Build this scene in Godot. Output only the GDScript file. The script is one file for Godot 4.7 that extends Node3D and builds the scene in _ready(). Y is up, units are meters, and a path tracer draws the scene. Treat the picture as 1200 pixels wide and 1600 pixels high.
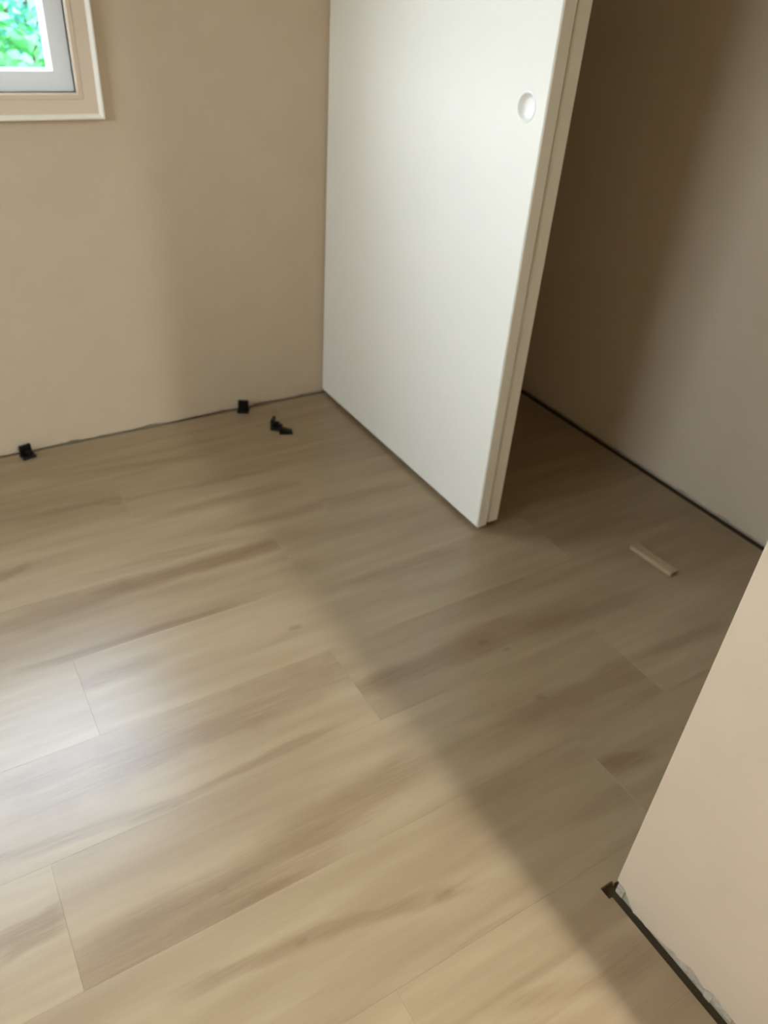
extends Node3D
# Metres, y up. The window wall is z = 0, the sliding doors hang in the plane x = 0, the floor is y = 0.

const CEIL := 2.44
const LEFT_X := -2.9          # inner face of the left wall
const CLOSET_X := 0.69        # inner face of the closet's rear wall
const RIGHT_X := -0.40        # face of the wall beside the closet
const RIGHT_Z := 1.848        # where that wall begins
const ENTRY_Z := 2.42         # inner face of the entrance wall
const JAMB_X := -0.515         # entrance opening, side next to the right wall
const HALL_Z := 5.1
const DEEP := 0.12

var mats := {}
var rng := RandomNumberGenerator.new()
var used := {}

# ------------------------------------------------------------------ helpers
func st_new() -> SurfaceTool:
	var st := SurfaceTool.new()
	st.begin(Mesh.PRIMITIVE_TRIANGLES)
	return st

func tri(st: SurfaceTool, a: Vector3, b: Vector3, c: Vector3, n: Vector3, ua := Vector2.ZERO, ub := Vector2.ZERO, uc := Vector2.ZERO) -> void:
	var flip := (b - a).cross(c - a).dot(n) > 0.0      # front faces run clockwise
	var order := [[a, ua], [c, uc], [b, ub]] if flip else [[a, ua], [b, ub], [c, uc]]
	for v in order:
		st.set_normal(n)
		st.set_uv(v[1])
		st.add_vertex(v[0])

func quad(st: SurfaceTool, a: Vector3, b: Vector3, c: Vector3, d: Vector3, n: Vector3) -> void:
	tri(st, a, b, c, n)
	tri(st, a, c, d, n)

func box(st: SurfaceTool, lo: Vector3, hi: Vector3) -> void:
	for ax in 3:
		var u := (ax + 1) % 3
		var v := (ax + 2) % 3
		for s in 2:
			var n := Vector3.ZERO
			n[ax] = 1.0 if s == 1 else -1.0
			var p := []
			for q in [[0, 0], [1, 0], [1, 1], [0, 1]]:
				var w := Vector3.ZERO
				w[ax] = hi[ax] if s == 1 else lo[ax]
				w[u] = hi[u] if q[0] == 1 else lo[u]
				w[v] = hi[v] if q[1] == 1 else lo[v]
				p.append(w)
			quad(st, p[0], p[1], p[2], p[3], n)

# a box whose twelve edges are chamfered by b
func soft_box(st: SurfaceTool, lo: Vector3, hi: Vector3, b: float) -> void:
	var c := (lo + hi) * 0.5
	var h := (hi - lo) * 0.5
	for ax in 3:
		var u := (ax + 1) % 3
		var v := (ax + 2) % 3
		for s in [-1.0, 1.0]:
			var n := Vector3.ZERO
			n[ax] = s
			var p := []
			for q in [[-1, -1], [1, -1], [1, 1], [-1, 1]]:
				var w := Vector3.ZERO
				w[ax] = s * h[ax]
				w[u] = q[0] * (h[u] - b)
				w[v] = q[1] * (h[v] - b)
				p.append(c + w)
			quad(st, p[0], p[1], p[2], p[3], n)
			for t in [-1.0, 1.0]:                      # the edge between +-ax and +-u
				var m := Vector3.ZERO
				m[ax] = s
				m[u] = t
				var e := []
				for q in [[0, -1], [0, 1], [1, 1], [1, -1]]:
					var w := Vector3.ZERO
					w[ax] = s * (h[ax] - (b if q[0] == 1 else 0.0))
					w[u] = t * (h[u] - (0.0 if q[0] == 1 else b))
					w[v] = q[1] * (h[v] - b)
					e.append(c + w)
				quad(st, e[0], e[1], e[2], e[3], m.normalized())
	for sx in [-1.0, 1.0]:
		for sy in [-1.0, 1.0]:
			for sz in [-1.0, 1.0]:
				var k := Vector3(sx, sy, sz)
				tri(st, c + k * (h - Vector3(0, b, b)), c + k * (h - Vector3(b, 0, b)), c + k * (h - Vector3(b, b, 0)), k.normalized())

# an upright slab cut to an outline (s, y); s runs along z when along_z, else along x; it fills depth d0..d1
func slab(st: SurfaceTool, outline: PackedVector2Array, along_z: bool, d0: float, d1: float) -> void:
	var at := func(q: Vector2, d: float) -> Vector3:
		return Vector3(d, q.y, q.x) if along_z else Vector3(q.x, q.y, d)
	var idx := Geometry2D.triangulate_polygon(outline)
	for d in [d0, d1]:
		var n := Vector3(1, 0, 0) if along_z else Vector3(0, 0, 1)
		if d == minf(d0, d1):
			n = -n
		for i in range(0, idx.size(), 3):
			tri(st, at.call(outline[idx[i]], d), at.call(outline[idx[i + 1]], d), at.call(outline[idx[i + 2]], d), n)
	var turn := -1.0 if Geometry2D.is_polygon_clockwise(outline) else 1.0
	for i in outline.size():
		var a := outline[i]
		var b := outline[(i + 1) % outline.size()]
		var e := (b - a).normalized() * turn
		var n2 := Vector2(e.y, -e.x)
		var n := Vector3(0, n2.y, n2.x) if along_z else Vector3(n2.x, n2.y, 0)
		quad(st, at.call(a, d0), at.call(b, d0), at.call(b, d1), at.call(a, d1), n)

# outline of a board s0..s1, foot..top whose lower edge is torn; bites = [centre, half width, height]
func torn(s0: float, s1: float, top: float, foot: float, rough: float, bites: Array, sd: int) -> PackedVector2Array:
	var r := RandomNumberGenerator.new()
	r.seed = sd
	var out := PackedVector2Array([Vector2(s0, top), Vector2(s1, top)])
	var s := s1
	while s > s0:
		var y := foot + r.randf() * rough * (0.3 if r.randf() < 0.7 else 1.0)
		for b in bites:
			var t: float = 1.0 - absf(s - b[0]) / b[1]
			if t > 0.0:
				y += b[2] * minf(1.0, t * 2.2) * r.randf_range(0.75, 1.0)
		out.append(Vector2(s, y))
		s -= r.randf_range(0.006, 0.02)
		if s < s0 + 0.005 and s > s0 - 0.1:
			s = s0 - 1.0
			var ye := foot + rough * 0.3
			for b in bites:
				ye += b[2] * clampf((1.0 - absf(s0 - b[0]) / b[1]) * 2.2, 0.0, 1.0)
			out.append(Vector2(s0, ye))
	return out

func named(o: Node, called: String) -> String:
	var n: int = used.get(called, 0)
	used[called] = n + 1
	return called if n == 0 else "%s_%03d" % [called, n]

func obj(called: String, st: SurfaceTool, m: Material, parent: Node = null) -> MeshInstance3D:
	var o := MeshInstance3D.new()
	o.mesh = st.commit()
	o.material_override = m
	o.cast_shadow = GeometryInstance3D.SHADOW_CASTING_SETTING_ON
	if parent:
		o.name = called
		parent.add_child(o, true)
	else:
		o.name = named(o, called)
		add_child(o)
	return o

func group_node(called: String, at := Vector3.ZERO) -> Node3D:
	var o := Node3D.new()
	o.name = named(o, called)
	add_child(o)
	o.position = at
	return o

func tag(o: Node, label: String, category: String, group := "", kind := "") -> void:
	o.set_meta("label", label)
	o.set_meta("category", category)
	if group:
		o.set_meta("group", group)
	if kind:
		o.set_meta("kind", kind)

func paint(col: Color, rough := 0.8, spec := 0.4) -> StandardMaterial3D:
	var m := StandardMaterial3D.new()
	m.albedo_color = col
	m.roughness = rough
	m.metallic_specular = spec
	return m

# paint with a faint mottle and the fine stipple of a roller
func rolled(col: Color, spread: float, rough: float, relief: float, sd: int) -> StandardMaterial3D:
	var m := paint(Color.WHITE, rough)
	var fn := FastNoiseLite.new()
	fn.seed = sd
	fn.frequency = 0.012
	fn.fractal_octaves = 4
	var g := Gradient.new()
	g.set_color(0, col.darkened(spread))
	g.set_color(1, col.lightened(spread))
	var t := NoiseTexture2D.new()
	t.width = 512
	t.height = 512
	t.seamless = true
	t.noise = fn
	t.color_ramp = g
	m.albedo_texture = t
	var fb := FastNoiseLite.new()
	fb.seed = sd + 7
	fb.frequency = 0.11
	var b := NoiseTexture2D.new()
	b.width = 512
	b.height = 512
	b.seamless = true
	b.as_normal_map = true
	b.bump_strength = 2.0
	b.noise = fb
	m.normal_enabled = true
	m.normal_texture = b
	m.normal_scale = relief
	m.uv1_triplanar = true
	m.uv1_world_triplanar = true
	m.uv1_scale = Vector3(1.1, 1.1, 1.1)
	return m

# ------------------------------------------------------------------ floor boards
const ROW := 0.222
# wood figure: [x0, z0, x1, z1, half width, strength], dark streaks in the printed oak
const STREAKS := [
	[-0.936, 0.729, -0.511, 0.733, 0.022, 0.80], [-1.177, 0.750, -0.939, 0.741, 0.030, 0.50],
	[-1.126, 0.899, -0.741, 0.905, 0.010, 0.70], [-1.251, 1.208, -1.031, 1.217, 0.050, 0.55],
	[-1.031, 1.217, -0.570, 1.194, 0.040, 0.60], [-1.267, 1.311, -1.011, 1.340, 0.012, 0.60],
	[-1.011, 1.340, -0.685, 1.326, 0.009, 0.55], [-1.190, 1.547, -0.922, 1.555, 0.045, 0.65],
	[-0.922, 1.545, -0.568, 1.474, 0.040, 0.60], [-1.061, 1.651, -0.882, 1.667, 0.010, 0.55],
	[-0.882, 1.667, -0.622, 1.717, 0.012, 0.55], [-1.290, 1.445, -1.199, 1.440, 0.013, 1.2], [-1.290, 1.475, -1.205, 1.462, 0.010, 0.8],
	[-0.558, 1.265, -0.233, 1.277, 0.020, 0.70],
	[-0.320, 1.478, 0.022, 1.500, 0.026, 0.60], [-0.250, 1.545, 0.022, 1.553, 0.016, 0.35], [-1.148, 0.571, -1.087, 0.548, 0.014, 0.60],
	[-1.111, 0.341, -0.820, 0.356, 0.012, 0.60], [-0.789, 0.371, -0.380, 0.399, 0.012, 0.45],
	[-0.359, 0.612, -0.035, 0.639, 0.014, 0.30], [-0.231, 1.657, -0.137, 1.677, 0.016, 0.80],
	[-0.707, 1.795, -0.549, 1.797, 0.006, 0.60], [-0.490, 1.936, -0.420, 1.942, 0.020, 0.60],
	[-0.663, 1.905, -0.505, 1.943, 0.012, 0.40], [-1.058, 0.994, -0.919, 0.992, 0.018, 0.50],
	[-0.974, 0.645, -0.555, 0.682, 0.008, 0.30], [-0.818, 0.640, -0.503, 0.675, 0.006, 0.30],
	[-0.378, 0.971, -0.056, 0.988, 0.020, 0.45],
	
	[-0.095, 1.294, 0.216, 1.324, 0.020, 0.30], [0.028, 1.473, 0.322, 1.495, 0.012, 0.50],
	[-0.373, 0.382, -0.073, 0.397, 0.015, 0.35],
	[-0.949, 0.170, -0.564, 0.233, 0.012, 0.35], [-0.309, 1.231, -0.128, 1.240, 0.015, 0.30],
	# short dark flecks of grain
	[-0.250, 1.272, -0.230, 1.274, 0.005, 1.0], [-0.212, 1.318, -0.198, 1.320, 0.004, 0.9], [-0.238, 1.464, -0.222, 1.465, 0.006, 1.2], [-0.974, 1.536, -0.960, 1.535, 0.005, 0.9], [-0.613, 1.035, -0.589, 1.036, 0.006, 0.8], [-0.670, 1.716, -0.640, 1.720, 0.007, 0.8], [-0.840, 0.377, -0.812, 0.379, 0.007, 0.8], [-0.900, 1.666, -0.884, 1.668, 0.005, 0.8]]
# for each row (from z = 0.024): where one of its end joints lies, and the tone of its boards
const JOINTS := [-0.20, -0.80, -0.32, -0.505, -1.06, -0.562, -1.197, -0.236, -0.80, -0.30, -1.0, -0.5]

func board_texture(x0: float, z0: float, w: float, d: float, tone: float, sd: int) -> ImageTexture:
	var pw := int(clampf(w * 460.0, 32.0, 600.0))
	var ph := int(clampf(d * 460.0, 24.0, 110.0))
	var r := RandomNumberGenerator.new()
	r.seed = sd
	var long := FastNoiseLite.new()
	long.seed = sd
	long.frequency = 1.0
	long.fractal_octaves = 3
	var fine := FastNoiseLite.new()
	fine.seed = sd + 1
	fine.frequency = 1.0
	var dark := PackedFloat32Array()
	dark.resize(pw * ph)
	var strokes := STREAKS.duplicate()
	for k in r.randi_range(2, 4):
		var sx := x0 + r.randf() * w
		var sz := z0 + r.randf() * d
		strokes.append([sx, sz, sx + r.randf_range(0.15, 0.5), sz + r.randf_range(-0.012, 0.012), r.randf_range(0.004, 0.02), r.randf_range(0.1, 0.28)])
	for s in strokes:
		if s[2] < x0 or s[0] > x0 + w or maxf(s[1], s[3]) + 2.2 * s[4] < z0 or minf(s[1], s[3]) - 2.2 * s[4] > z0 + d:
			continue
		var mid: float = (s[1] + s[3]) * 0.5
		if mid < z0 or mid > z0 + d:                       # a streak belongs to one board
			continue
		var pad: float = minf(0.06, (s[2] - s[0]) * 0.3)
		var i0 := int(clampf((s[0] - pad - x0) / w * pw, 0, pw - 1))
		var i1 := int(clampf((s[2] + pad - x0) / w * pw, 0, pw - 1))
		for i in range(i0, i1 + 1):
			var x := x0 + (i + 0.5) / pw * w
			var t: float = (x - s[0]) / maxf(s[2] - s[0], 0.001)
			var ends: float = clampf((minf(x - s[0], s[2] - x) + pad) / (pad * 1.6), 0.0, 1.0)
			var zc: float = lerpf(s[1], s[3], clampf(t, -0.3, 1.3)) + 0.006 * long.get_noise_2d(x * 5.0, s[1] * 90.0)
			var hw: float = s[4] * (1.0 + 0.5 * long.get_noise_2d(x * 7.0, s[3] * 50.0 + 9.0))
			var j0 := int(clampf((zc - 2.2 * hw - z0) / d * ph, 0, ph - 1))
			var j1 := int(clampf((zc + 2.2 * hw - z0) / d * ph, 0, ph - 1))
			for j in range(j0, j1 + 1):
				var z := z0 + (j + 0.5) / ph * d
				var q := (z - zc) / hw
				dark[j * pw + i] += s[5] * ends * (1.0 - smoothstep(0.35, 1.7, absf(q))) * (0.85 + 0.75 * fine.get_noise_2d(x * 7.0, z * 150.0))
	var data := PackedByteArray()
	data.resize(pw * ph * 3)
	var light := LIGHT_OAK
	var deep := DARK_OAK
	for j in ph:
		var z := z0 + (j + 0.5) / ph * d
		for i in pw:
			var x := x0 + (i + 0.5) / pw * w
			var k := dark[j * pw + i]
			k = 0.16 + tone + 0.85 * (1.0 - exp(-k)) + 0.30 * long.get_noise_2d(x * 1.5, z * 16.0) + 0.09 * fine.get_noise_2d(x * 9.0, z * 190.0)
			k = clampf(k, -0.2, 1.2)
			var o := (j * pw + i) * 3
			data[o] = int(clampf(lerpf(light.r, deep.r, k), 0.0, 1.0) * 255.0)
			data[o + 1] = int(clampf(lerpf(light.g, deep.g, k), 0.0, 1.0) * 255.0)
			data[o + 2] = int(clampf(lerpf(light.b, deep.b, k), 0.0, 1.0) * 255.0)
	return ImageTexture.create_from_image(Image.create_from_data(pw, ph, false, Image.FORMAT_RGB8, data))

# a board of the outline given (x, z), top at y = 0 with eased edges; UV spans the uncut board
func board_mesh(poly: PackedVector2Array, whole: Rect2) -> ArrayMesh:
	var st := st_new()
	if Geometry2D.is_polygon_clockwise(poly):
		poly.reverse()
	var n := poly.size()
	var inner := PackedVector2Array()
	var b := 0.0002
	for i in n:
		var e0 := (poly[i] - poly[(i + n - 1) % n]).normalized()
		var e1 := (poly[(i + 1) % n] - poly[i]).normalized()
		inner.append(poly[i] + (Vector2(-e0.y, e0.x) + Vector2(-e1.y, e1.x)) * b)
	var uv := func(q: Vector2) -> Vector2: return (q - whole.position) / whole.size
	var idx := Geometry2D.triangulate_polygon(inner)
	for i in range(0, idx.size(), 3):
		var q := [inner[idx[i]], inner[idx[i + 1]], inner[idx[i + 2]]]
		tri(st, Vector3(q[0].x, 0, q[0].y), Vector3(q[1].x, 0, q[1].y), Vector3(q[2].x, 0, q[2].y), Vector3.UP, uv.call(q[0]), uv.call(q[1]), uv.call(q[2]))
	for i in n:
		var k := (i + 1) % n
		var e := (poly[k] - poly[i]).normalized()
		var out := Vector3(e.y, 0, -e.x)
		for ring in 2:
			var a := inner[i] if ring == 0 else poly[i]
			var c := inner[k] if ring == 0 else poly[k]
			var ya := 0.0 if ring == 0 else -b
			var yb := -b if ring == 0 else -0.0095
			var nn := (out + Vector3.UP).normalized() if ring == 0 else out
			var p0 := Vector3(a.x, ya, a.y)
			var p1 := Vector3(c.x, ya, c.y)
			var p2 := Vector3(poly[k].x, yb, poly[k].y)
			var p3 := Vector3(poly[i].x, yb, poly[i].y)
			tri(st, p0, p1, p2, nn, uv.call(a), uv.call(c), uv.call(poly[k]))
			tri(st, p0, p2, p3, nn, uv.call(a), uv.call(poly[k]), uv.call(poly[i]))
	return st.commit()

func rect(x0: float, z0: float, x1: float, z1: float) -> PackedVector2Array:
	return PackedVector2Array([Vector2(x0, z0), Vector2(x1, z0), Vector2(x1, z1), Vector2(x0, z1)])

func build_floor() -> void:
	var base := st_new()
	box(base, Vector3(LEFT_X - 0.1, -0.14, -0.1), Vector3(CLOSET_X + 0.1, -0.0095, HALL_Z + 0.1))
	var fl := obj("floor", base, mats.subfloor)
	tag(fl, "pale oak plank floor with dark grain streaks laid across the room", "floor", "", "structure")
	var g := 0.009
	var cuts := [
		rect(RIGHT_X - 0.009, RIGHT_Z - 0.008, CLOSET_X + 0.4, HALL_Z + 0.4),      # the wall beside the closet, with its gap
		rect(RIGHT_X - 0.016, RIGHT_Z - 0.013, RIGHT_X + 0.012, RIGHT_Z + 0.008),   # the notch sawn round its corner
		rect(CLOSET_X - 0.021, -0.2, CLOSET_X + 0.4, RIGHT_Z + 0.2),
		rect(LEFT_X - 0.4, -0.2, LEFT_X + g, HALL_Z + 0.4),
		rect(LEFT_X - 0.4, -0.2, CLOSET_X + 0.4, 0.008),
		rect(LEFT_X - 0.4, ENTRY_Z - g, -1.34 - g, ENTRY_Z + DEEP + g),
		rect(JAMB_X + g, ENTRY_Z - g, CLOSET_X, ENTRY_Z + DEEP + g),
		rect(LEFT_X - 0.4, ENTRY_Z, -1.9 + g, HALL_Z + 0.4),
		rect(-0.05 - g, ENTRY_Z, CLOSET_X + 0.4, HALL_Z + 0.4),
		rect(LEFT_X - 0.4, HALL_Z - g, CLOSET_X + 0.4, HALL_Z + 0.6)]
	var rows := int(ceil((HALL_Z - 0.024) / ROW))
	var spare := []
	var r := RandomNumberGenerator.new()
	r.seed = 41
	for k in rows:
		var z0 := 0.024 + k * ROW
		var z1 := z0 + ROW - 0.0001
		if k == 0:
			z0 = 0.008
		var j: float = JOINTS[k % JOINTS.size()]
		while j > LEFT_X:
			j -= 1.2195
		var x := j
		while x < CLOSET_X:
			var x0 := x
			x += 1.2195
			var tone := r.randf_range(-0.10, 0.14)
			for s in TONES:
				if s[0] == k and s[1] > x0 and s[1] < x:
					tone = s[2]
			var polys := [rect(x0 + 0.00005, z0, x - 0.00005, z1)]
			for c in cuts:
				var left := []
				for p in polys:
					for q in Geometry2D.clip_polygons(p, c):
						if not Geometry2D.is_polygon_clockwise(q):
							left.append(q)
				polys = left
			for p in polys:
				var lo := Vector2(9, 9)
				var hi := Vector2(-9, -9)
				for q in p:
					lo = lo.min(q)
					hi = hi.max(q)
				if hi.x - lo.x < 0.004 or hi.y - lo.y < 0.004:
					continue
				var m: StandardMaterial3D
				var seen: bool = lo.y < 2.3 and hi.x > -1.75
				if seen or spare.size() < 5:
					m = StandardMaterial3D.new()
					m.albedo_texture = board_texture(x0, z0, 1.2195, z1 - z0, tone, 300 + k * 17 + int(x0 * 10.0))
					m.roughness = 0.30
					m.metallic_specular = 0.6
					spare.append(m)
				else:
					m = spare[r.randi() % spare.size()]
				var o := MeshInstance3D.new()
				o.mesh = board_mesh(p, Rect2(x0, z0, 1.2195, z1 - z0))
				o.material_override = m
				o.name = "plank"
				fl.add_child(o, true)

# row, a point inside the board, tone (lower is paler)
const TONES := [[3, -0.9, 0.10], [3, 0.0, 0.08], [4, -1.5, -0.10], [4, -0.7, -0.06], [4, 0.4, 0.10], [5, -1.0, -0.02], [5, -0.3, 0.10], [6, -1.6, -0.14], [6, -0.8, 0.02], [6, 0.3, -0.06], [7, -0.6, 0.02], [7, 0.1, 0.06], [8, -1.0, -0.05], [8, -0.4, 0.0]]
const LIGHT_OAK := Color(0.605, 0.520, 0.405)
const DARK_OAK := Color(0.450, 0.352, 0.248)

# ------------------------------------------------------------------ the room
func build_shell() -> void:
	var st: SurfaceTool
	var o: Node
	# window wall: opening x -2.0 .. -0.69, y 0.945 .. 2.07
	st = st_new()
	var wx0 := -2.0
	var wx1 := -0.690
	var wy0 := 0.945
	var wy1 := 2.07
	var x0 := LEFT_X - DEEP
	var x1 := CLOSET_X + DEEP
	box(st, Vector3(x0, 0.14, -DEEP), Vector3(wx0, CEIL, 0))
	box(st, Vector3(wx1, 0.14, -DEEP), Vector3(x1, CEIL, 0))
	box(st, Vector3(wx0, 0.14, -DEEP), Vector3(wx1, wy0, 0))
	box(st, Vector3(wx0, wy1, -DEEP), Vector3(wx1, CEIL, 0))
	slab(st, torn(x0, x1, 0.14, 0.001, 0.007, [[-0.60, 0.03, 0.006], [-0.40, 0.05, 0.004], [-0.2, 0.06, 0.004]], 5), false, -0.012, 0.0)
	o = obj("wall_back", st, mats.wall)
	tag(o, "beige painted wall with the window in it, bare along the floor", "wall", "", "structure")
	st = st_new()
	box(st, Vector3(x0, -0.14, -DEEP), Vector3(x1, 0.14, -0.012))
	obj("wall_core", st, mats.gypsum, o)
	# closet rear wall
	st = st_new()
	box(st, Vector3(CLOSET_X, 0.14, 0), Vector3(CLOSET_X + DEEP, CEIL, RIGHT_Z + 0.1))
	slab(st, torn(0.0, RIGHT_Z + 0.1, 0.14, 0.005, 0.006, [[1.05, 0.03, 0.005], [1.2, 0.02, 0.004]], 9), true, CLOSET_X, CLOSET_X + 0.012)
	o = obj("wall_closet", st, mats.closet)
	tag(o, "beige wall at the rear of the closet behind the sliding doors", "wall", "", "structure")
	st = st_new()
	box(st, Vector3(CLOSET_X + 0.012, -0.14, 0), Vector3(CLOSET_X + DEEP, 0.14, RIGHT_Z + 0.1))
	obj("wall_core", st, mats.gypsum, o)
	# the wall beside the closet
	st = st_new()
	box(st, Vector3(RIGHT_X, 0.14, RIGHT_Z), Vector3(CLOSET_X + DEEP, CEIL, ENTRY_Z + DEEP))
	slab(st, torn(RIGHT_Z, ENTRY_Z, 0.14, 0.002, 0.003, [[1.852, 0.028, 0.029], [1.880, 0.010, 0.010], [1.912, 0.010, 0.007], [1.955, 0.03, 0.011], [1.99, 0.03, 0.016], [2.025, 0.035, 0.020], [2.075, 0.04, 0.024], [2.13, 0.04, 0.018]], 13), true, RIGHT_X, RIGHT_X + 0.0032)
	slab(st, PackedVector2Array([Vector2(RIGHT_X + 0.0032, 0.14), Vector2(CLOSET_X, 0.14), Vector2(CLOSET_X, 0.004), Vector2(RIGHT_X + 0.03, 0.004), Vector2(RIGHT_X + 0.018, 0.018), Vector2(RIGHT_X + 0.0032, 0.027)]), false, RIGHT_Z, RIGHT_Z + 0.004)
	o = obj("wall_right", st, mats.wall)
	tag(o, "cream wall whose corner and lower edge are chipped beside the closet", "wall", "", "structure")
	# crumbling board core, uneven where the painted skin has broken away
	st = st_new()
	box(st, Vector3(RIGHT_X + 0.010, -0.14, RIGHT_Z + 0.010), Vector3(CLOSET_X + DEEP, 0.14, ENTRY_Z + DEEP))
	var r := RandomNumberGenerator.new()
	r.seed = 77
	var z := RIGHT_Z + 0.003
	while z < 2.3:
		var len := r.randf_range(0.010, 0.035)
		var d := r.randf_range(0.0015, 0.0045)
		var y := 0.0015
		while y < 0.04:
			var tall := r.randf_range(0.008, 0.02)
			soft_box(st, Vector3(RIGHT_X + d + r.randf_range(-0.001, 0.001), y, z), Vector3(RIGHT_X + 0.02, y + tall, z + len), 0.0012)
			y += tall - 0.001
		z += len - 0.003
	obj("wall_core", st, mats.gypsum, o)
	# left wall, entrance wall with its opening, hall
	st = st_new()
	box(st, Vector3(LEFT_X - DEEP, -0.14, 0), Vector3(LEFT_X, CEIL, 0.65))        # round window_2, z 0.65 .. 1.85
	box(st, Vector3(LEFT_X - DEEP, -0.14, 1.85), Vector3(LEFT_X, CEIL, ENTRY_Z + DEEP))
	box(st, Vector3(LEFT_X - DEEP, -0.14, 0.65), Vector3(LEFT_X, 0.945, 1.85))
	box(st, Vector3(LEFT_X - DEEP, 2.07, 0.65), Vector3(LEFT_X, CEIL, 1.85))
	tag(obj("wall_left", st, mats.wall), "beige wall with a window across the room from the closet", "wall", "", "structure")
	st = st_new()
	box(st, Vector3(LEFT_X, -0.14, ENTRY_Z), Vector3(-1.34, CEIL, ENTRY_Z + DEEP))
	box(st, Vector3(JAMB_X, -0.14, ENTRY_Z), Vector3(RIGHT_X + 0.01, CEIL, ENTRY_Z + DEEP))
	box(st, Vector3(-1.34, 2.05, ENTRY_Z), Vector3(JAMB_X, CEIL, ENTRY_Z + DEEP))
	tag(obj("wall_front", st, mats.wall), "beige wall with the open doorway to the hall", "wall", "", "structure")
	st = st_new()
	box(st, Vector3(-1.9 - DEEP, -0.14, ENTRY_Z + DEEP), Vector3(-1.9, CEIL, HALL_Z + DEEP))
	box(st, Vector3(-0.05, -0.14, ENTRY_Z + DEEP), Vector3(-0.05 + DEEP, CEIL, HALL_Z + DEEP))
	box(st, Vector3(-1.9, -0.14, HALL_Z), Vector3(-0.05, CEIL, HALL_Z + DEEP))
	tag(obj("wall_hall", st, mats.wall), "beige walls round the hall outside the doorway", "wall", "", "structure")
	st = st_new()
	box(st, Vector3(LEFT_X - DEEP, CEIL, -DEEP - 0.25), Vector3(CLOSET_X + DEEP, CEIL + 0.14, HALL_Z + DEEP))
	tag(obj("ceiling", st, mats.ceiling), "flat white ceiling over the room, closet and hall", "ceiling", "", "structure")
	# header over the sliding doors, with the track they hang from
	st = st_new()
	box(st, Vector3(-0.03, 2.09, 0.0), Vector3(0.11, CEIL, RIGHT_Z))
	o = obj("trim_1", st, mats.wall)
	tag(o, "header wall above the sliding closet doors", "header", "", "structure")
	st = st_new()
	box(st, Vector3(-0.012, 2.05, 0.0), Vector3(0.092, 2.09, RIGHT_Z))
	obj("door_track", st, mats.door, o)

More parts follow.
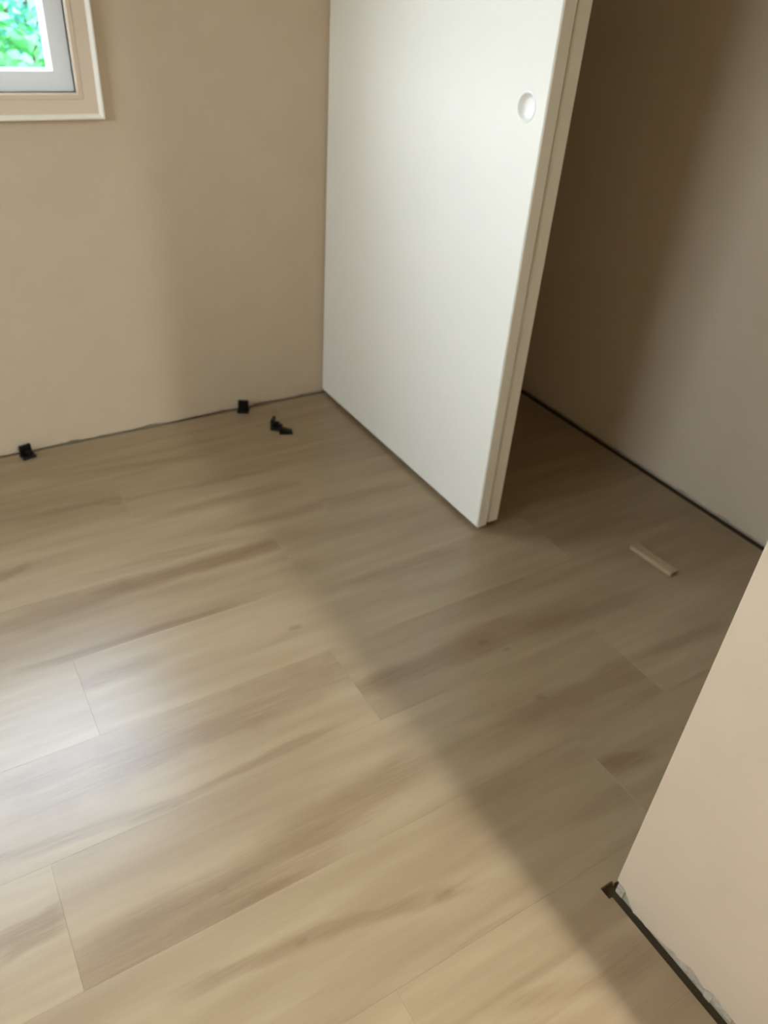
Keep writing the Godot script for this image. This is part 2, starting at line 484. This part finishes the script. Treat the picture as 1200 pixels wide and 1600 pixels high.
func build_window(called: String, label: String, at: Vector3, turn: float, x0: float, x1: float, y0: float, y1: float) -> void:
	var w := group_node(called, at)
	w.rotation.y = turn
	tag(w, label, "window", "", "structure")
	# casing: a flat board round the opening whose outer edge carries a raised, sloping lip
	var wide := 0.056
	var prof := [Vector2(0.0, -0.015), Vector2(0.0, 0.006), Vector2(0.004, 0.009), Vector2(0.012, 0.009), Vector2(0.016, 0.0075), Vector2(0.046, 0.011)]
	var lip := [Vector2(0.046, -0.001), Vector2(0.046, 0.011), Vector2(0.053, 0.020), Vector2(0.056, 0.020), Vector2(0.0575, 0.018), Vector2(0.0575, -0.001)]
	for side in 4:
		for which in 2:
			var st := st_new()
			var pr: Array = prof if which == 0 else lip
			for i in pr.size() - 1:
				var q := []
				for e in [[i, 0], [i + 1, 0], [i + 1, 1], [i, 1]]:
					var o: Vector2 = pr[e[0]]
					var a := Vector3.ZERO
					match side:
						0: a = Vector3(x0 - o.x if e[1] == 0 else x1 + o.x, y0 - o.x, o.y)
						1: a = Vector3(x1 + o.x, y0 - o.x if e[1] == 0 else y1 + o.x, o.y)
						2: a = Vector3(x0 - o.x if e[1] == 0 else x1 + o.x, y1 + o.x, o.y)
						3: a = Vector3(x0 - o.x, y0 - o.x if e[1] == 0 else y1 + o.x, o.y)
					q.append(a)
				var t: Vector2 = (pr[i + 1] - pr[i]).normalized()
				var away: Vector3 = [Vector3(0, -1, 0), Vector3(1, 0, 0), Vector3(0, 1, 0), Vector3(-1, 0, 0)][side]
				var n: Vector3 = (away * -t.y + Vector3(0, 0, t.x)).normalized()
				quad(st, q[0], q[1], q[2], q[3], n)
			obj("casing_board" if which == 0 else "casing_lip", st, mats.casing if which == 0 else mats.lip, w)
	# jamb lining and vinyl frame
	var f := st_new()
	var fw := 0.044
	var zf := -0.012
	var zb := -0.085
	soft_box(f, Vector3(x0, y0, zb), Vector3(x1, y0 + fw, zf), 0.001)
	soft_box(f, Vector3(x0, y1 - fw, zb), Vector3(x1, y1, zf), 0.001)
	soft_box(f, Vector3(x0, y0 + fw - 0.001, zb), Vector3(x0 + fw, y1 - fw + 0.001, zf - 0.0006), 0.001)
	soft_box(f, Vector3(x1 - fw, y0 + fw - 0.001, zb), Vector3(x1, y1 - fw + 0.001, zf - 0.0006), 0.001)
	obj("window_frame", f, mats.vinyl, w)
	var mid := (x0 + x1) * 0.5
	var m := st_new()
	soft_box(m, Vector3(mid - 0.03, y0 + fw, zb + 0.01), Vector3(mid + 0.03, y1 - fw, zf - 0.008), 0.004)
	obj("mullion", m, mats.vinyl, w)
	# glazing beads sloping to the glass, and the panes
	for k in 2:
		var a := x0 + fw if k == 0 else mid + 0.03
		var b := mid - 0.03 if k == 0 else x1 - fw
		var c := y0 + fw
		var d := y1 - fw
		var bead := st_new()
		var s := 0.006
		var o := [Vector3(a, c, -0.018), Vector3(b, c, -0.018), Vector3(b, d, -0.018), Vector3(a, d, -0.018)]
		var i := [Vector3(a + s, c + s, -0.030), Vector3(b - s, c + s, -0.030), Vector3(b - s, d - s, -0.030), Vector3(a + s, d - s, -0.030)]
		var ns := [Vector3(0, 1, 0.7), Vector3(-1, 0, 0.7), Vector3(0, -1, 0.7), Vector3(1, 0, 0.7)]
		for e in 4:
			quad(bead, o[e], o[(e + 1) % 4], i[(e + 1) % 4], i[e], ns[e].normalized())
		obj("glazing_bead", bead, mats.bead, w)
		var g := st_new()
		quad(g, Vector3(a, c, -0.032), Vector3(b, c, -0.032), Vector3(b, d, -0.032), Vector3(a, d, -0.032), Vector3(0, 0, 1))
		obj("pane", g, mats.glass, w)

func build_doors() -> void:
	for k in 2:
		var x := 0.0 if k == 0 else 0.041
		var z0 := 0.004
		var z1 := 0.923 if k == 0 else 0.9195
		var y0 := 0.013
		var y1 := 2.05
		var d := group_node("door_%d" % (k + 1), Vector3(x, 0, 0))
		tag(d, ["white flat sliding closet door with a round recessed finger pull", "second white sliding closet door stacked behind the first"][k], "door", "", "structure")
		var th := 0.035
		var st := st_new()
		var b := 0.003
		if k == 1:
			soft_box(st, Vector3(0, y0, z0), Vector3(th, y1, z1), b)
			obj("slab", st, mats.door, d)
			continue
		# front leaf: the face is cut round the pull
		var pc := Vector2(0.863, 1.031)     # z, y of the pull
		var pr := 0.0265
		var at := func(q: Vector2) -> Vector3: return Vector3(0.0, q.y, q.x)
		var seg := 48
		var h := 0.045
		for i in seg:
			var a0 := TAU * i / seg
			var a1 := TAU * (i + 1) / seg
			var c0 := Vector2(cos(a0), sin(a0))
			var c1 := Vector2(cos(a1), sin(a1))
			var s0 := pc + c0 * (h / maxf(absf(c0.x), absf(c0.y)))
			var s1 := pc + c1 * (h / maxf(absf(c1.x), absf(c1.y)))
			quad(st, at.call(pc + c0 * pr), at.call(pc + c1 * pr), at.call(s1), at.call(s0), Vector3(-1, 0, 0))
		var zs := [z0 + b, pc.x - h, pc.x + h, z1 - b]
		var ys := [y0 + b, pc.y - h, pc.y + h, y1 - b]
		for i in 3:
			for j in 3:
				if i == 1 and j == 1:
					continue
				quad(st, at.call(Vector2(zs[i], ys[j])), at.call(Vector2(zs[i + 1], ys[j])), at.call(Vector2(zs[i + 1], ys[j + 1])), at.call(Vector2(zs[i], ys[j + 1])), Vector3(-1, 0, 0))
		# the rest of the slab: eased edges, sides and rear
		var outer := [Vector2(z0, y0), Vector2(z1, y0), Vector2(z1, y1), Vector2(z0, y1)]
		var inset := [Vector2(z0 + b, y0 + b), Vector2(z1 - b, y0 + b), Vector2(z1 - b, y1 - b), Vector2(z0 + b, y1 - b)]
		var ns := [Vector3(0, -1, 0), Vector3(0, 0, 1), Vector3(0, 1, 0), Vector3(0, 0, -1)]
		for i in 4:
			var j := (i + 1) % 4
			var p := func(q: Vector2, dx: float) -> Vector3: return Vector3(dx, q.y, q.x)
			quad(st, p.call(inset[i], 0.0), p.call(inset[j], 0.0), p.call(outer[j], b), p.call(outer[i], b), (ns[i] + Vector3(-1, 0, 0)).normalized())
			quad(st, p.call(outer[i], b), p.call(outer[j], b), p.call(outer[j], th - b), p.call(outer[i], th - b), ns[i])
			quad(st, p.call(outer[i], th - b), p.call(outer[j], th - b), p.call(inset[j], th), p.call(inset[i], th), (ns[i] + Vector3(1, 0, 0)).normalized())
		quad(st, Vector3(th, y0 + b, z0 + b), Vector3(th, y0 + b, z1 - b), Vector3(th, y1 - b, z1 - b), Vector3(th, y1 - b, z0 + b), Vector3(1, 0, 0))
		obj("slab", st, mats.door, d)
		# dished cup with a low rounded rim
		var cup := st_new()
		var prof := [Vector2(pr + 0.0025, 0.0), Vector2(pr + 0.0015, -0.0012), Vector2(pr - 0.0005, -0.0014), Vector2(pr - 0.0025, 0.0006), Vector2(pr - 0.004, 0.006), Vector2(pr - 0.007, 0.0095), Vector2(pr - 0.012, 0.011), Vector2(0.0, 0.0115)]
		cup.set_smooth_group(0)
		for i in seg:
			for j in prof.size() - 1:
				var v := []
				for e in [[j, i], [j + 1, i], [j + 1, i + 1], [j, i + 1]]:
					var a: float = TAU * e[1] / seg
					var q: Vector2 = prof[e[0]]
					v.append(Vector3(q.y, pc.y + sin(a) * q.x, pc.x + cos(a) * q.x))
				for t in [[0, 1, 2], [0, 2, 3]]:
					for e in t:
						cup.add_vertex(v[e])
		cup.index()
		cup.generate_normals()
		var c := obj("finger_pull", cup, mats.pull, d)
		c.set_meta("label", "round white recessed finger pull")

# ------------------------------------------------------------------ loose things on the floor
func build_loose() -> void:
	# spacers: a foot plate, an upright tab and a rib, black plastic
	var proto := group_node("flooring_spacer")
	var st := st_new()
	soft_box(st, Vector3(-0.019, 0.0, -0.012), Vector3(0.019, 0.009, 0.020), 0.002)
	obj("foot", st, mats.plastic, proto)
	st = st_new()
	soft_box(st, Vector3(-0.017, 0.0085, -0.012), Vector3(0.017, 0.036, -0.002), 0.002)
	obj("tab", st, mats.plastic, proto)
	st = st_new()
	soft_box(st, Vector3(-0.005, 0.0085, -0.0025), Vector3(0.005, 0.024, 0.014), 0.002)
	obj("rib", st, mats.plastic, proto)
	var spots := [
		[Vector3(-0.985, 0.0, 0.030), 0.25, "small black plastic spacer on the plank floor against wall below window"],
		[Vector3(-0.305, 0.0, 0.024), -0.5, "small black plastic spacer against wall close to the white sliding door"],
		[Vector3(-0.256, 0.0, 0.172), 0.9, "small black plastic spacer lying out on the planks away from the wall"]]
	for i in spots.size():
		var o: Node3D = proto
		if i > 0:
			o = proto.duplicate()
			o.name = named(o, "flooring_spacer")
			add_child(o)
		o.position = spots[i][0]
		o.rotation.y = spots[i][1]
		tag(o, spots[i][2], "spacer", "black flooring spacers")
	# the spacer on the open floor has a second, flat wedge leaning on it
	var wedge := st_new()
	var p := [Vector3(-0.021, 0, -0.013), Vector3(0.021, 0, -0.013), Vector3(0.021, 0, 0.013), Vector3(-0.021, 0, 0.013)]
	var q := [Vector3(-0.019, 0.019, -0.011), Vector3(0.020, 0.005, -0.012), Vector3(0.020, 0.005, 0.012), Vector3(-0.019, 0.019, 0.011)]
	quad(wedge, q[0], q[1], q[2], q[3], Vector3(0.33, 0.94, 0))
	quad(wedge, p[0], p[1], p[2], p[3], Vector3(0, -1, 0))
	var ns := [Vector3(0, 0, -1), Vector3(1, 0, 0), Vector3(0, 0, 1), Vector3(-1, 0, 0)]
	for i in 4:
		quad(wedge, p[i], p[(i + 1) % 4], q[(i + 1) % 4], q[i], ns[i])
	var w := obj("plastic_wedge", wedge, mats.plastic)
	w.position = Vector3(-0.238, 0, 0.214)
	w.rotation.y = -0.35
	tag(w, "flat black plastic wedge lying in front of a spacer on the open planks", "wedge")
	# wood offcut in the closet
	var of := st_new()
	soft_box(of, Vector3(-0.015, 0, -0.068), Vector3(0.015, 0.012, 0.068), 0.0015)
	var f := obj("wood_offcut", of, mats.offcut)
	f.position = Vector3(0.352, 0, 1.240)
	f.rotation.y = 0.06
	tag(f, "narrow pale wood offcut lying on the closet floor", "offcut")

# ------------------------------------------------------------------ hall lamp and the garden
# a slim batten light running along the hall ceiling, outside the doorway; the door jamb and header cut its light
func build_lamp() -> void:
	var z0 := 2.70
	var z1 := 3.62
	var l := group_node("batten_light", Vector3(JAMB_X + 0.005, CEIL, (z0 + z1) * 0.5))
	tag(l, "slim tube light running along the hall ceiling outside the doorway", "lamp")
	var h := (z1 - z0) * 0.5
	var st := st_new()
	soft_box(st, Vector3(-0.018, -0.03, -h - 0.02), Vector3(0.018, 0.0, h + 0.02), 0.003)
	obj("housing", st, mats.door, l)
	for e in [-1.0, 1.0]:
		var c := st_new()
		soft_box(c, Vector3(-0.014, -0.056, e * (h + 0.008) - 0.008), Vector3(0.014, -0.029, e * (h + 0.008) + 0.008), 0.002)
		obj("end_cap", c, mats.door, l)
	var tube := st_new()
	for i in 16:
		var a0 := TAU * i / 16.0
		var a1 := TAU * (i + 1) / 16.0
		var e0 := Vector3(cos(a0), sin(a0), 0)
		var e1 := Vector3(cos(a1), sin(a1), 0)
		var c := Vector3(0, -0.043, 0)
		quad(tube, c + e0 * 0.011 + Vector3(0, 0, -h), c + e1 * 0.011 + Vector3(0, 0, -h), c + e1 * 0.011 + Vector3(0, 0, h), c + e0 * 0.011 + Vector3(0, 0, h), (e0 + e1).normalized())
	obj("tube", tube, mats.glow, l)
	var o := AreaLight3D.new()
	o.name = "tube_light"
	o.light_color = LAMP_COLOR
	o.light_energy = LAMP_ENERGY
	o.area_size = Vector2(0.040, z1 - z0)
	o.area_range = 12.0
	o.area_attenuation = 2.0
	o.shadow_enabled = true
	o.position = Vector3(0, -0.058, 0)
	o.rotation.x = -PI / 2
	l.add_child(o)

func shrub(label: String, at: Vector3, size: Vector3, count: int, col_a: Color, col_b: Color, sd: int) -> void:
	var r := RandomNumberGenerator.new()
	r.seed = sd
	var s := group_node("leafy_shrub", at)
	tag(s, label, "shrub", "shrubs outside the window")
	var st := st_new()
	for k in count:
		var dir := Vector3(r.randfn(), r.randfn(), r.randfn()).normalized()
		var c := dir * pow(r.randf(), 0.45) * size + Vector3(0, size.y, 0)
		if c.y < 0.02:
			c.y = 0.02 + r.randf() * 0.1
		var up := (dir + Vector3(r.randfn(), r.randfn() + 0.6, r.randfn()) * 0.7).normalized()
		var along := up.cross(Vector3(r.randfn(), r.randfn(), r.randfn())).normalized()
		var side := up.cross(along)
		var len := r.randf_range(0.05, 0.10)
		var wid := len * r.randf_range(0.45, 0.6)
		var col := col_a.lerp(col_b, r.randf()) * r.randf_range(0.8, 1.15)
		col.a = 1.0
		var v := [c - along * len * 0.5, c + side * wid * 0.5 + up * len * 0.08, c + along * len * 0.5 - up * len * 0.1, c - side * wid * 0.5 + up * len * 0.08]
		for t in [[0, 1, 2], [0, 2, 3]]:
			for e in t:
				st.set_color(col)
				st.set_normal(up)
				st.add_vertex(v[e])
	var fo := obj("foliage", st, mats.leaf, s)
	fo.set_meta("kind", "stuff")
	var tr := st_new()
	for k in 5:
		var a := TAU * k / 5.0 + 0.3
		var foot := Vector3(cos(a), 0, sin(a)) * 0.05
		var tip := Vector3(cos(a) * size.x * 0.6, size.y * 1.5, sin(a) * size.z * 0.6)
		for i in 6:
			var a0 := TAU * i / 6.0
			var a1 := TAU * (i + 1) / 6.0
			var e0 := Vector3(cos(a0), 0, sin(a0))
			var e1 := Vector3(cos(a1), 0, sin(a1))
			quad(tr, foot + e0 * 0.02, foot + e1 * 0.02, tip + e1 * 0.006, tip + e0 * 0.006, (e0 + e1).normalized())
	obj("stem", tr, mats.bark, s)

func build_garden() -> void:
	var st := st_new()
	box(st, Vector3(-14, -0.5, -14), Vector3(9, -0.3, -DEEP - 0.02))
	box(st, Vector3(-14, -0.5, -DEEP - 0.02), Vector3(LEFT_X - DEEP - 0.02, -0.3, 14))
	tag(obj("ground", st, mats.soil), "grassy ground outside the window", "ground", "", "structure")
	shrub("yellow green leafy shrub filling the lower window corner", Vector3(-0.78, -0.3, -2.3), Vector3(0.75, 0.80, 0.45), 3600, Color(0.07, 0.37, 0.12), Color(0.18, 0.47, 0.20), 3)
	shrub("bluish green shrub rising behind the yellow green one outside the window", Vector3(-0.35, -0.3, -3.3), Vector3(1.0, 1.05, 0.5), 4600, Color(0.10, 0.45, 0.40), Color(0.24, 0.57, 0.58), 4)
	shrub("broad green shrub outside the window, left of the yellow green one", Vector3(-2.3, -0.3, -2.7), Vector3(0.9, 0.85, 0.5), 2600, Color(0.08, 0.34, 0.10), Color(0.16, 0.44, 0.22), 6)

func make_materials() -> void:
	mats.wall = rolled(WALL, 0.015, 0.85, 0.07, 21)
	mats.closet = rolled(WALL, 0.015, 0.85, 0.07, 33)
	mats.ceiling = paint(Color(0.95, 0.94, 0.91), 0.9)
	mats.gypsum = rolled(Color(0.71, 0.655, 0.565), 0.12, 0.95, 0.8, 29)
	mats.subfloor = paint(Color(0.29, 0.235, 0.16), 0.95)
	mats.door = rolled(Color(0.92, 0.89, 0.832), 0.006, 0.55, 0.04, 25)
	mats.pull = paint(Color(0.92, 0.90, 0.86), 0.45)
	mats.casing = paint(Color(0.87, 0.79, 0.70), 0.6)
	mats.lip = paint(Color(0.97, 0.94, 0.89), 0.5)
	mats.vinyl = paint(Color(0.96, 0.965, 0.98), 0.4)
	mats.bead = paint(Color(0.80, 0.83, 0.83), 0.5)
	mats.plastic = paint(Color(0.035, 0.035, 0.035), 0.45)
	mats.offcut = paint(Color(0.645, 0.56, 0.435), 0.6)
	mats.bark = paint(Color(0.30, 0.24, 0.18), 0.9)
	mats.soil = paint(Color(0.36, 0.45, 0.22), 0.95)
	var g := paint(Color(0.95, 0.98, 0.97, 0.06), 0.02, 0.5)
	g.transparency = BaseMaterial3D.TRANSPARENCY_ALPHA
	mats.glass = g
	var lf := paint(Color.WHITE, 0.6)
	lf.vertex_color_use_as_albedo = true
	lf.cull_mode = BaseMaterial3D.CULL_DISABLED
	lf.backlight_enabled = true
	lf.backlight = Color(0.4, 0.7, 0.5)
	mats.leaf = lf
	var e := paint(Color(0.95, 0.92, 0.85), 0.5)
	e.emission_enabled = true
	e.emission = LAMP_COLOR
	e.emission_energy_multiplier = 2.0
	mats.glow = e

const WALL := Color(0.800, 0.722, 0.618)
const LAMP_COLOR := Color(0.97, 1.0, 1.0)
const LAMP_ENERGY := 8.6
const SKY_ENERGY := 3.2

func _ready() -> void:
	var cam := Camera3D.new()
	cam.name = "camera"
	add_child(cam)
	cam.fov = 67.2564
	cam.near = 0.02
	cam.far = 100.0
	cam.position = Vector3(-1.15569, 1.24, 2.20028)
	cam.rotation = Vector3(-0.613189, -0.586829, 0.079231)
	# a phone lens focused a little short, as the soft photograph shows
	var lens := CameraAttributesPhysical.new()
	lens.frustum_focal_length = 12.0 / tan(deg_to_rad(67.2564) / 2.0)
	lens.frustum_focus_distance = 0.9
	lens.frustum_near = 0.02
	lens.frustum_far = 100.0
	lens.exposure_aperture = 4.0
	cam.attributes = lens
	cam.current = true
	var env := Environment.new()
	env.background_mode = Environment.BG_SKY
	var sm := ProceduralSkyMaterial.new()
	sm.sky_top_color = Color(0.84, 0.92, 1.0)
	sm.sky_horizon_color = Color(0.91, 0.955, 1.0)
	sm.ground_horizon_color = Color(0.55, 0.58, 0.52)
	sm.ground_bottom_color = Color(0.40, 0.42, 0.36)
	sm.sky_energy_multiplier = SKY_ENERGY
	sm.ground_energy_multiplier = 1.0
	var sky := Sky.new()
	sky.sky_material = sm
	env.sky = sky
	env.tonemap_mode = Environment.TONE_MAPPER_LINEAR
	env.tonemap_exposure = 1.0
	env.sdfgi_enabled = true
	env.ssao_enabled = true
	env.ssil_enabled = true
	var we := WorldEnvironment.new()
	we.name = "environment"
	we.environment = env
	add_child(we)
	rng.seed = 1
	make_materials()
	build_shell()
	build_floor()
	build_window("window_1", "white framed window in beige casing with leafy shrubs outside", Vector3.ZERO, 0.0, -2.0, -0.690, 0.945, 2.07)
	build_window("window_2", "white framed window across the room from the closet doors", Vector3(LEFT_X, 0, 1.25), PI / 2, -0.6, 0.6, 0.945, 2.07)
	build_doors()
	build_lamp()
	build_loose()
	build_garden()
